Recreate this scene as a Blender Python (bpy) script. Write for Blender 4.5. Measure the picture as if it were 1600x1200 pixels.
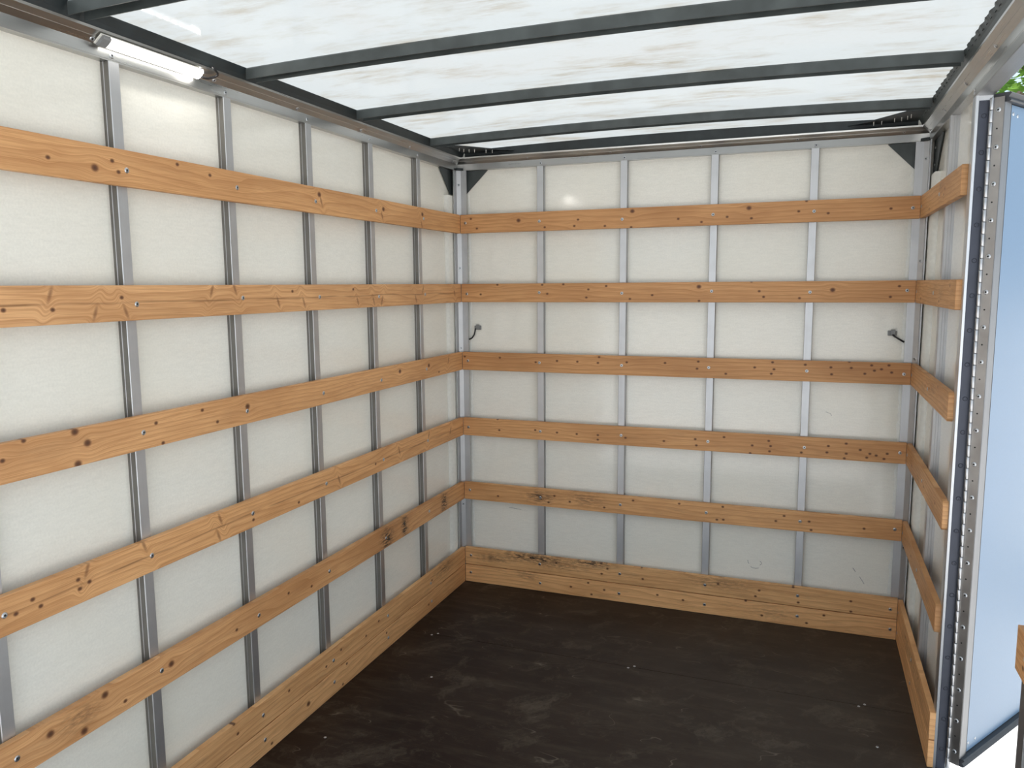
import bpy, bmesh, math, random
from mathutils import Vector, Matrix

# ------------------------------------------------------------------ clean, camera, light
for o in list(bpy.data.objects):
    bpy.data.objects.remove(o, do_unlink=True)
scene = bpy.context.scene
COL = scene.collection
random.seed(7)

cam_data = bpy.data.cameras.new('camera')
cam_data.sensor_width = 36.0
cam_data.lens = 1218.2 / 1600 * 36
cam_data.clip_start = 0.02
cam_data.clip_end = 500
cam = bpy.data.objects.new('camera', cam_data)
COL.objects.link(cam)
cam.location = (1.70513, -3.75947, 1.61325)
cam.rotation_euler = (1.444346, 0.007327, 0.3611925)
scene.camera = cam

world = bpy.data.worlds.new('sky')
scene.world = world
world.use_nodes = True
wt = world.node_tree
wt.nodes.clear()
w_out = wt.nodes.new('ShaderNodeOutputWorld')
w_bg = wt.nodes.new('ShaderNodeBackground')
w_tc = wt.nodes.new('ShaderNodeTexCoord')
w_nz = wt.nodes.new('ShaderNodeTexNoise')
w_nz.inputs['Scale'].default_value = 2.2
w_nz.inputs['Detail'].default_value = 5
w_rp = wt.nodes.new('ShaderNodeValToRGB')
w_rp.color_ramp.elements[0].position = 0.35
w_rp.color_ramp.elements[0].color = (0.60, 0.80, 1.0, 1)
w_rp.color_ramp.elements[1].position = 0.65
w_rp.color_ramp.elements[1].color = (0.88, 0.95, 1.0, 1)
wt.links.new(w_tc.outputs['Generated'], w_nz.inputs['Vector'])
wt.links.new(w_nz.outputs['Fac'], w_rp.inputs['Fac'])
wt.links.new(w_rp.outputs['Color'], w_bg.inputs['Color'])
wt.links.new(w_bg.outputs['Background'], w_out.inputs['Surface'])
w_bg.inputs['Strength'].default_value = 1.32

sun_data = bpy.data.lights.new('sun', 'SUN')
sun_data.energy = 10.8
sun_data.angle = math.radians(3)
sun_data.color = (1.0, 0.95, 0.87)
sun = bpy.data.objects.new('sun', sun_data)
COL.objects.link(sun)
sun.location = (0, 6, 8)
# light comes from the front of the truck (+y), high
sun.rotation_euler = Vector((-0.06, 0.48, 0.87)).to_track_quat('Z', 'Y').to_euler()

scene.view_settings.view_transform = 'Standard'
scene.view_settings.look = 'None'
scene.view_settings.gamma = 1.0
scene.view_settings.use_curve_mapping = False
scene.view_settings.exposure = -0.04

# ------------------------------------------------------------------ helpers
W = 2.135          # clear width between the board faces
DEP = 0.05         # wall skin behind the board faces
YE = -2.95          # open rear end
H = 0.095
ZB = [1.880, 1.525, 1.168, 0.816, 0.464, 0.098, 0.001]

def arch(x):
    return 0.017 * (1 - ((x - W / 2) / (W / 2)) ** 2)

def box(bm, x0, x1, y0, y1, z0, z1, bev=0.0):
    vs = [bm.verts.new((x, y, z)) for x in (x0, x1) for y in (y0, y1) for z in (z0, z1)]
    F = [(0, 1, 3, 2), (4, 6, 7, 5), (0, 4, 5, 1), (2, 3, 7, 6), (0, 2, 6, 4), (1, 5, 7, 3)]
    fs = [bm.faces.new([vs[i] for i in f]) for f in F]
    if bev:
        es = list({e for f in fs for e in f.edges})
        bmesh.ops.bevel(bm, geom=es, offset=bev, segments=2, affect='EDGES', profile=0.6)

def prism(bm, poly, f0, f1):
    """poly: list of 2d points; f0/f1 map a 2d point to its 3d place on each end"""
    a = [bm.verts.new(f0(p)) for p in poly]
    b = [bm.verts.new(f1(p)) for p in poly]
    n = len(poly)
    for i in range(n):
        j = (i + 1) % n
        bm.faces.new((a[i], a[j], b[j], b[i]))
    bm.faces.new(a[::-1])
    bm.faces.new(b)

def lathe(bm, prof, n, M=Matrix.Identity(4)):
    """prof: (radius, height) along local z"""
    rings = []
    for r, h in prof:
        if r < 1e-6:
            rings.append([bm.verts.new(M @ Vector((0, 0, h)))])
        else:
            rings.append([bm.verts.new(M @ Vector((r * math.cos(2 * math.pi * k / n), r * math.sin(2 * math.pi * k / n), h))) for k in range(n)])
    for A, B in zip(rings, rings[1:]):
        for k in range(n):
            l = (k + 1) % n
            if len(A) == 1 and len(B) == 1:
                continue
            if len(A) == 1:
                bm.faces.new((A[0], B[k], B[l]))
            elif len(B) == 1:
                bm.faces.new((A[k], A[l], B[0]))
            else:
                bm.faces.new((A[k], A[l], B[l], B[k]))

def tube(bm, pts, r, n=8):
    pts = [Vector(p) for p in pts]
    rings = []
    for i, p in enumerate(pts):
        t = (pts[min(i + 1, len(pts) - 1)] - pts[max(i - 1, 0)]).normalized()
        u = t.orthogonal().normalized() if i == 0 else (u - t * u.dot(t)).normalized()
        v = t.cross(u)
        rings.append([bm.verts.new(p + r * (math.cos(2 * math.pi * k / n) * u + math.sin(2 * math.pi * k / n) * v)) for k in range(n)])
    for A, B in zip(rings, rings[1:]):
        for k in range(n):
            l = (k + 1) % n
            bm.faces.new((A[k], A[l], B[l], B[k]))
    bm.faces.new(rings[0][::-1])
    bm.faces.new(rings[-1])

def mk(name, bm, m, parent=None, loc=(0, 0, 0), rot=(0, 0, 0), smooth=False):
    if isinstance(bm, bmesh.types.BMesh):
        bmesh.ops.recalc_face_normals(bm, faces=bm.faces[:])
        me = bpy.data.meshes.new(name)
        bm.to_mesh(me)
        bm.free()
        if m is not None:
            me.materials.append(m)
        if smooth:
            for p in me.polygons:
                p.use_smooth = True
    else:
        me = bm
    o = bpy.data.objects.new(name, me)
    COL.objects.link(o)
    o.location = loc
    o.rotation_euler = rot
    if parent is not None:
        o.parent = parent
    return o

def tag(o, label, cat, group=None):
    o['label'] = label
    o['category'] = cat
    if group:
        o['group'] = group
    return o

def struct(name, bm, m, label=None):
    o = mk(name, bm, m)
    o['kind'] = 'structure'
    if label:
        o['label'] = label
    return o

# ------------------------------------------------------------------ materials
class NT:
    def __init__(s, name):
        s.mat = bpy.data.materials.new(name)
        s.mat.use_nodes = True
        s.t = s.mat.node_tree
        s.t.nodes.clear()
        s.out = s.t.nodes.new('ShaderNodeOutputMaterial')

    def n(s, typ, **kw):
        nd = s.t.nodes.new('ShaderNode' + typ)
        for k, v in kw.items():
            setattr(nd, k, v)
        return nd

    def put(s, sock, v):
        if isinstance(v, bpy.types.NodeSocket):
            s.t.links.new(v, sock)
        else:
            sock.default_value = v

    def math(s, op, a, b=None, c=None, clamp=False):
        nd = s.n('Math', operation=op)
        nd.use_clamp = clamp
        s.put(nd.inputs[0], a)
        if b is not None:
            s.put(nd.inputs[1], b)
        if c is not None:
            s.put(nd.inputs[2], c)
        return nd.outputs[0]

    def vmath(s, op, a, b=None):
        nd = s.n('VectorMath', operation=op)
        s.put(nd.inputs[0], a)
        if b is not None:
            s.put(nd.inputs[1], b)
        return nd.outputs['Value'] if op in ('DOT_PRODUCT', 'LENGTH') else nd.outputs['Vector']

    def sep(s, v):
        nd = s.n('SeparateXYZ')
        s.put(nd.inputs[0], v)
        return nd.outputs

    def comb(s, x, y, z=0.0):
        nd = s.n('CombineXYZ')
        for i, q in enumerate((x, y, z)):
            s.put(nd.inputs[i], q)
        return nd.outputs[0]

    def noise(s, vec, scale, detail=2.0, rough=0.5):
        nd = s.n('TexNoise')
        s.put(nd.inputs['Vector'], vec)
        nd.inputs['Scale'].default_value = scale
        nd.inputs['Detail'].default_value = detail
        nd.inputs['Roughness'].default_value = rough
        return nd.outputs['Fac']

    def mix(s, f, a, b):
        nd = s.n('MixRGB')
        s.put(nd.inputs[0], f)
        s.put(nd.inputs[1], a if isinstance(a, bpy.types.NodeSocket) else (*a, 1))
        s.put(nd.inputs[2], b if isinstance(b, bpy.types.NodeSocket) else (*b, 1))
        return nd.outputs[0]

    def ramp(s, f, lo, hi):
        nd = s.n('MapRange')
        nd.clamp = True
        s.put(nd.inputs[0], f)
        nd.inputs[1].default_value = lo
        nd.inputs[2].default_value = hi
        return nd.outputs[0]

    def bump(s, h, dist, strength=1.0):
        nd = s.n('Bump')
        nd.inputs['Strength'].default_value = strength
        nd.inputs['Distance'].default_value = dist
        s.put(nd.inputs['Height'], h)
        return nd.outputs[0]

    def princ(s, base, rough=0.5, metal=0.0, normal=None, spec=0.5):
        p = s.n('BsdfPrincipled')
        s.put(p.inputs['Base Color'], base if isinstance(base, bpy.types.NodeSocket) else (*base, 1))
        s.put(p.inputs['Roughness'], rough)
        s.put(p.inputs['Metallic'], metal)
        p.inputs['Specular IOR Level'].default_value = spec
        if normal is not None:
            s.put(p.inputs['Normal'], normal)
        s.t.links.new(p.outputs[0], s.out.inputs['Surface'])
        return s.mat

    def obj(s):
        return s.n('TexCoord').outputs['Object']

def plain(name, base, rough=0.5, metal=0.0, var=0.1, scale=30.0, spec=0.5):
    t = NT(name)
    c = t.obj()
    f = t.noise(c, scale, 3)
    b = t.mix(t.ramp(f, 0.3, 0.7), [x * (1 - var) for x in base], [min(1, x * (1 + var)) for x in base])
    r = t.math('MULTIPLY_ADD', f, 0.12, rough - 0.06)
    return t.princ(b, r, metal, spec=spec)

def aluminium(name, base, rough, axis='Z', dirt=0.35):
    """brushed, lightly soiled mill-finish aluminium; axis = drawing direction"""
    t = NT(name)
    c = t.obj()
    sc = {'Z': (60, 60, 0.8), 'Y': (60, 0.8, 60), 'X': (0.8, 60, 60)}[axis]
    g = t.noise(t.vmath('MULTIPLY', c, sc), 4.0, 3)
    d = t.noise(c, 7.0, 4, 0.6)
    b = t.mix(t.math('MULTIPLY', t.ramp(d, 0.45, 0.75), dirt), base, [x * 0.62 for x in base])
    b = t.mix(t.math('MULTIPLY', g, 0.25), b, [x * 0.75 for x in base])
    r = t.math('ADD', t.math('MULTIPLY_ADD', g, 0.15, rough - 0.08), t.math('MULTIPLY', d, 0.08))
    return t.princ(b, r, 1.0, t.bump(g, 0.0004, 0.25))

def grp(name, base, mott=0.05, rough=0.085):
    """glossy glass-fibre laminate with the plywood texture printing through"""
    t = NT(name)
    c = t.obj()
    a = t.noise(c, 160.0, 2)
    b = t.noise(t.vmath('MULTIPLY', c, (1, 1, 5)), 30.0, 3, 0.6)
    l = t.noise(c, 1.6, 3)
    f = t.math('ADD', t.math('MULTIPLY', a, 0.5), t.math('MULTIPLY', b, 0.5))
    col = t.mix(t.ramp(f, 0.35, 0.65), [x * (1 - mott) for x in base], [x * (1 + mott) for x in base])
    col = t.mix(t.math('MULTIPLY', t.ramp(l, 0.4, 0.75), 0.35), col, (base[0] * 0.97, base[1] * 0.94, base[2] * 0.86))
    s = t.noise(t.vmath('MULTIPLY', c, (1, 1, 0.7)), 5.0, 6, 0.75)          # sparse scuffs
    col = t.mix(t.math('MULTIPLY', t.ramp(s, 0.70, 0.80), 0.35), col, (0.30, 0.29, 0.27))
    h = t.math('ADD', a, b)
    return t.princ(col, t.math('MULTIPLY_ADD', b, 0.10, rough - 0.04), 0.0, t.bump(h, 0.0005, 0.05))

def wood(name, knots, seed, tone=(1, 1, 1), pith=False, stains=(), dirt=0.1, rings=46.0, swirl=2.6):
    """one planed spruce board: u along its length, v across its face"""
    t = NT(name)
    X, Y, Z = t.sep(t.obj())
    u, v = X, Z
    uv = t.comb(u, v, 0.0)
    km = None
    warp = None
    nk = 0
    for k in sorted(knots, key=lambda q: -q[2]):
        u0, v0, kind = k
        if kind == 0:
            ru, rv = 0.0064, 0.0050
        elif kind == 1:
            ru, rv = 0.0105, 0.0090
        else:
            ru, rv = 0.0065, 0.0220
        sft = 0.0
        d = t.vmath('SUBTRACT', uv, (u0, v0, 0))
        if kind == 2:
            sft = 0.35 if (int(u0 * 1000) % 2) else -0.35
            dx, dy, dz = t.sep(d)
            d = t.comb(t.math('MULTIPLY_ADD', dy, sft, dx), dy, 0.0)
        e = t.vmath('MULTIPLY', d, (1 / ru, 1 / rv, 0))
        r2 = t.vmath('DOT_PRODUCT', e, e)
        m = t.math('POWER', 0.42 if kind < 2 else 0.5, r2)
        if kind == 2:
            m = t.math('MULTIPLY', m, 0.5)
        km = m if km is None else t.math('MAXIMUM', km, m)
        nk += 1
        if kind == 0 and len(knots) > 12 and nk > 9:
            continue
        hl = t.math('POWER', 0.93 if kind < 2 else 0.86, r2)
        w = t.math('MULTIPLY', hl, t.sep(d)[1])
        warp = w if warp is None else t.math('ADD', warp, w)
    vv = v if warp is None else t.math('MULTIPLY_ADD', warp, -0.75, v)
    base_n = t.noise(t.comb(t.math('MULTIPLY', u, 1.1), t.math('MULTIPLY', vv, 9.0), seed * 3.7), 1.0, 2, 0.45)
    ph = t.math('ADD', t.math('MULTIPLY', vv, rings), t.math('MULTIPLY', base_n, swirl * 3))
    fr = t.math('FRACT', ph)
    late = t.math('POWER', fr, 3.0)
    fib = t.noise(t.comb(t.math('MULTIPLY', u, 9.0), t.math('MULTIPLY', vv, 520.0), seed * 1.3), 1.0, 2, 0.6)
    big = t.noise(t.comb(t.math('MULTIPLY', u, 2.2), t.math('MULTIPLY', v, 7.0), seed * 5.1), 1.0, 3, 0.5)
    lt = [a * b for a, b in zip((0.745, 0.408, 0.185), tone)]
    dk = [a * b for a, b in zip((0.44, 0.190, 0.066), tone)]
    col = t.mix(t.math('MULTIPLY', late, 0.62), lt, dk)
    col = t.mix(t.math('MULTIPLY', t.ramp(fib, 0.40, 0.70), 0.6), col, dk)
    col = t.mix(t.math('MULTIPLY', t.ramp(big, 0.42, 0.72), 0.55), col, [a * 0.9 for a in dk])
    if pith:
        wob = t.noise(t.comb(t.math('MULTIPLY', u, 3.0), 0.0, seed), 1.0, 2)
        q = t.math('MULTIPLY', t.math('ADD', v, t.math('MULTIPLY_ADD', wob, 0.02, -0.011)), 480.0)
        pm = t.math('POWER', 0.5, t.math('MULTIPLY', q, q))
        brk = t.ramp(t.noise(t.comb(t.math('MULTIPLY', u, 6.0), 0.0, seed + 9), 1.0, 1), 0.35, 0.6)
        col = t.mix(t.math('MULTIPLY', t.math('MULTIPLY', pm, brk), 0.8), col, (0.20, 0.085, 0.03))
    if km is not None:
        col = t.mix(t.math('MULTIPLY', t.ramp(km, 0.18, 0.62), 0.9), col, (0.155, 0.055, 0.022))
        col = t.mix(t.math('MULTIPLY', t.ramp(km, 0.62, 0.98), 0.7), col, (0.055, 0.022, 0.012))
    # grime rubbed into the face
    gr = t.noise(t.comb(t.math('MULTIPLY', u, 5.0), t.math('MULTIPLY', v, 26.0), seed * 2.9), 1.0, 5, 0.7)
    col = t.mix(t.math('MULTIPLY', t.ramp(gr, 0.52, 0.78), dirt), col, (0.13, 0.085, 0.05))
    for (su, sv, ru, rv, st) in stains:
        d = t.vmath('MULTIPLY', t.vmath('SUBTRACT', uv, (su, sv, 0)), (1 / ru, 1 / rv, 0))
        m = t.math('POWER', 0.4, t.vmath('DOT_PRODUCT', d, d))
        sn = t.noise(t.comb(t.math('MULTIPLY', u, 30.0), t.math('MULTIPLY', v, 120.0), seed), 1.0, 4, 0.7)
        m = t.math('MULTIPLY', m, t.math('MULTIPLY', t.ramp(sn, 0.40, 0.60), st))
        col = t.mix(m, col, (0.035, 0.026, 0.02))
    h = t.math('ADD', t.math('MULTIPLY', late, -0.5), t.math('MULTIPLY', fib, 0.5))
    return t.princ(col, t.math('MULTIPLY_ADD', fib, 0.15, 0.46), 0.0, t.bump(h, 0.0012, 0.35), 0.4)

M_alu_post = aluminium('aluminium_post', (0.60, 0.60, 0.61), 0.46, 'Z')
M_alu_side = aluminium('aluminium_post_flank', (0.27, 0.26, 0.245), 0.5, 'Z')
M_alu_y = aluminium('aluminium_rail_long', (0.52, 0.515, 0.50), 0.27, 'Y', 0.2)
M_alu_x = aluminium('aluminium_rail_cross', (0.52, 0.515, 0.50), 0.27, 'X', 0.2)
M_alu_frame = aluminium('aluminium_door_frame', (0.66, 0.67, 0.69), 0.36, 'Z', 0.15)
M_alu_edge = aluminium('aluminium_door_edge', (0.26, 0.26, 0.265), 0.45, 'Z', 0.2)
M_alu_header = aluminium('aluminium_header', (0.40, 0.40, 0.395), 0.42, 'Y', 0.2)
M_wall = grp('white_laminate', (0.86, 0.835, 0.765))
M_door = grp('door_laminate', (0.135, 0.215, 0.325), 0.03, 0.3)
M_coat = plain('dark_grey_coating', (0.055, 0.064, 0.064), 0.42, 0.0, 0.25, 14)
M_black = plain('black_coating', (0.016, 0.022, 0.024), 0.45, 0.0, 0.3, 20)
M_screw = plain('zinc_screw', (0.55, 0.56, 0.58), 0.32, 1.0, 0.1)
M_hole = plain('dark_recess', (0.01, 0.01, 0.01), 0.8)
M_leaf_dark = plain('hinge_steel_dark', (0.060, 0.064, 0.082), 0.42, 0.6, 0.12, 12)
M_leaf = plain('hinge_steel', (0.36, 0.34, 0.325), 0.40, 1.0, 0.15, 12)
M_pin = plain('hinge_knuckle_steel', (0.50, 0.50, 0.51), 0.36, 1.0, 0.1)
M_rubber = plain('black_rubber', (0.035, 0.037, 0.042), 0.5, 0.0, 0.2)
M_cable = plain('black_cable', (0.012, 0.012, 0.014), 0.45)
M_clip = plain('grey_plastic', (0.22, 0.22, 0.22), 0.5)
M_seal = plain('white_sealant', (0.78, 0.76, 0.70), 0.4, 0.0, 0.05, 60)

def roof_mat():
    t = NT('translucent_roof')
    c = t.obj()
    x, y, z = t.sep(c)
    p = t.comb(t.math('MULTIPLY', x, 1.6), t.math('MULTIPLY', y, 3.2), 0.0)
    a = t.noise(p, 1.7, 6, 0.62)
    st = t.noise(t.comb(t.math('MULTIPLY', x, 6.0), t.math('MULTIPLY', y, 28.0), 3.0), 1.0, 5, 0.7)
    dirt = t.math('MULTIPLY', t.ramp(a, 0.46, 0.66), t.ramp(st, 0.38, 0.60))
    # silt settles at the low side of every bay, between the bows
    col = t.mix(t.math('MULTIPLY', dirt, 0.75), (0.240, 0.256, 0.266), (0.155, 0.134, 0.100))
    fine = t.noise(c, 70.0, 2)
    col = t.mix(t.math('MULTIPLY', t.ramp(fine, 0.45, 0.75), 0.08), col, (0.19, 0.19, 0.178))
    tr = t.n('BsdfTranslucent')
    t.put(tr.inputs['Color'], col)
    df = t.n('BsdfDiffuse')
    t.put(df.inputs['Color'], col)
    m1 = t.n('MixShader')
    m1.inputs[0].default_value = 0.10
    t.t.links.new(tr.outputs[0], m1.inputs[1])
    t.t.links.new(df.outputs[0], m1.inputs[2])
    gl = t.n('BsdfGlossy')
    gl.inputs['Roughness'].default_value = 0.05
    t.put(gl.inputs['Normal'], t.bump(fine, 0.0004, 0.2))
    lw = t.n('LayerWeight')
    lw.inputs['Blend'].default_value = 0.5
    fz = t.math('MULTIPLY_ADD', t.math('POWER', lw.outputs['Facing'], 5.0), 0.30, 0.03)
    m2 = t.n('MixShader')
    t.put(m2.inputs[0], fz)
    t.t.links.new(m1.outputs[0], m2.inputs[1])
    t.t.links.new(gl.outputs[0], m2.inputs[2])
    t.t.links.new(m2.outputs[0], t.out.inputs['Surface'])
    return t.mat
M_roof = roof_mat()

def floor_mat():
    t = NT('film_faced_plywood')
    c = t.obj()
    x, y, z = t.sep(c)
    a = t.noise(c, 2.3, 5, 0.6)
    s = t.noise(t.comb(t.math('MULTIPLY', x, 3.0), t.math('MULTIPLY', y, 14.0), 1.0), 1.0, 6, 0.75)
    wv = t.noise(t.vmath('ADD', t.vmath('MULTIPLY', c, (5, 5, 0)), t.vmath('MULTIPLY', t.comb(a, a, 0.0), (3, 3, 0))), 1.0, 8, 0.8)
    col = t.mix(t.ramp(a, 0.35, 0.7), (0.0095, 0.0038, 0.0028), (0.021, 0.0120, 0.0088))
    col = t.mix(t.math('MULTIPLY', t.ramp(s, 0.48, 0.75), 0.42), col, (0.085, 0.066, 0.046))
    col = t.mix(t.math('MULTIPLY', t.ramp(wv, 0.53, 0.66), 0.42), col, (0.14, 0.115, 0.085))
    # doorway light reflected in the floor, painted as a noisy paler tone rightwards
    sw = t.noise(t.vmath('MULTIPLY', c, (2.1, 2.6, 0)), 1.0, 6, 0.7)
    near = t.ramp(t.math('ADD', t.math('MULTIPLY', x, 0.55), t.math('MULTIPLY', sw, 0.9)), 0.75, 1.75)
    col = t.mix(t.math('MULTIPLY', near, 0.42), col, (0.095, 0.078, 0.060))
    # thin scratches: narrow level lines of a warped noise
    l1 = t.noise(t.vmath('ADD', t.vmath('MULTIPLY', c, (1.5, 5.0, 0)), (3.0, 7.0, 0.0)), 1.6, 2, 0.4)
    l2 = t.math('ABSOLUTE', t.math('SUBTRACT', l1, 0.5))
    l3 = t.ramp(t.noise(c, 9.0, 3), 0.52, 0.62)
    col = t.mix(t.math('MULTIPLY', t.math('MULTIPLY', t.ramp(l2, 0.0040, 0.0), l3), 0.55), col, (0.20, 0.17, 0.13))
    h = t.noise(c, 140.0, 2)
    r = t.math('MULTIPLY_ADD', wv, 0.22, 0.36)
    return t.princ(col, r, 0.0, t.bump(h, 0.0005, 0.3), 0.22)
M_floor = floor_mat()

def led_mats():
    t = NT('led_chip_light')
    e = t.n('Emission')
    e.inputs['Color'].default_value = (1.0, 0.97, 0.90, 1)
    e.inputs['Strength'].default_value = 70.0
    t.t.links.new(e.outputs[0], t.out.inputs['Surface'])
    q = NT('glowing_diffuser')
    e2 = q.n('Emission')
    e2.inputs['Color'].default_value = (1.0, 0.98, 0.92, 1)
    e2.inputs['Strength'].default_value = 5.0
    tp = q.n('BsdfTransparent')
    mx = q.n('MixShader')
    mx.inputs[0].default_value = 0.35
    q.t.links.new(tp.outputs[0], mx.inputs[1])
    q.t.links.new(e2.outputs[0], mx.inputs[2])
    q.t.links.new(mx.outputs[0], q.out.inputs['Surface'])
    w = NT('glowing_lamp_end')
    e3 = w.n('Emission')
    e3.inputs['Color'].default_value = (1.0, 0.97, 0.90, 1)
    e3.inputs['Strength'].default_value = 120.0
    w.t.links.new(e3.outputs[0], w.out.inputs['Surface'])
    return t.mat, q.mat, w.mat
M_chip, M_diff, M_lampend = led_mats()

def ground_mat():
    t = NT('pale_concrete')
    c = t.obj()
    a = t.noise(c, 6.0, 6, 0.7)
    b = t.noise(c, 60.0, 3, 0.6)
    col = t.mix(t.ramp(a, 0.3, 0.7), (0.54, 0.54, 0.55), (0.68, 0.68, 0.68))
    col = t.mix(t.math('MULTIPLY', t.ramp(b, 0.55, 0.75), 0.5), col, (0.33, 0.34, 0.37))
    return t.princ(col, 0.85, 0.0, t.bump(b, 0.004, 0.5))
M_ground = ground_mat()

def leaf_mat():
    t = NT('green_leaf')
    f = t.noise(t.obj(), 5.0, 2)
    col = t.mix(t.ramp(f, 0.3, 0.7), (0.05, 0.12, 0.02), (0.14, 0.26, 0.05))
    d = t.n('BsdfDiffuse')
    t.put(d.inputs['Color'], col)
    tr = t.n('BsdfTranslucent')
    t.put(tr.inputs['Color'], col)
    m = t.n('MixShader')
    m.inputs[0].default_value = 0.4
    t.t.links.new(d.outputs[0], m.inputs[1])
    t.t.links.new(tr.outputs[0], m.inputs[2])
    t.t.links.new(m.outputs[0], t.out.inputs['Surface'])
    return t.mat
M_leafgreen = leaf_mat()
M_bark = plain('brown_bark', (0.10, 0.07, 0.05), 0.9, 0, 0.4, 20)
KN_L = {
 0: [(0.566, -0.005, 0), (0.697, -0.012, 1), (0.752, 0.013, 0), (0.77, -0.013, 0), (0.979, 0.035, 0), (1.109, 0.021, 0), (1.676, 0.022, 1), (1.687, -0.002, 2), (2.143, 0.009, 1), (2.131, -0.019, 2), (2.504, 0.016, 1), (2.495, -0.032, 2)],
 1: [(0.542, 0.026, 2), (0.666, -0.024, 2), (0.763, -0.023, 2), (0.752, 0.015, 0), (0.546, -0.011, 0), (0.422, -0.008, 0), (1.09, 0.03, 2), (1.193, 0.035, 2), (1.409, -0.012, 2), (1.555, -0.015, 2), (1.49, 0.024, 0), (1.917, -0.019, 2), (2.042, -0.021, 2), (2.11, -0.023, 2), (1.886, 0.028, 0), (2.421, -0.02, 2), (2.494, 0.023, 2), (2.845, 0.004, 2)],
 2: [(0.58, 0.041, 1), (0.614, 0.006, 1), (0.582, -0.042, 1), (0.443, 0.044, 0), (0.388, 0.008, 0), (1.021, 0.028, 0), (1.083, -0.018, 0), (1.225, 0.009, 1), (0.84, 0.019, 0), (0.861, -0.042, 0), (2.762, 0.025, 2), (2.538, 0.014, 1), (2.251, 0.016, 1), (2.648, -0.029, 0)],
 3: [(0.559, -0.009, 0), (0.588, -0.001, 0), (0.556, 0.016, 0), (0.431, 0.013, 0), (0.45, -0.011, 0), (0.387, -0.005, 0), (0.584, 0.033, 2), (0.769, 0.038, 2), (1.071, 0.026, 2), (1.061, -0.026, 2), (1.226, -0.022, 0), (1.475, -0.029, 0), (1.739, -0.009, 2), (2.018, -0.006, 0), (2.227, 0.007, 2), (2.522, 0.026, 2), (2.77, 0.007, 2)],
 4: [(0.446, 0.013, 1), (0.539, -0.032, 1), (0.608, 0.031, 1), (0.838, 0.008, 1), (1.118, -0.009, 0), (0.67, -0.019, 0), (1.393, 0.01, 0), (1.531, -0.016, 0)],
 5: [(1.371, 0.014, 0), (1.604, -0.006, 0), (1.709, 0.015, 0), (2.005, 0.011, 0), (1.898, -0.01, 0), (2.523, 0.006, 0), (1.082, 0.047, 0), (1.097, 0.005, 0)],
 6: [(1.481, 0.004, 1), (1.713, -0.035, 0), (1.746, 0.037, 0), (2.068, 0.028, 0), (2.483, -0.007, 0), (1.263, -0.028, 0)],
}
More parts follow.
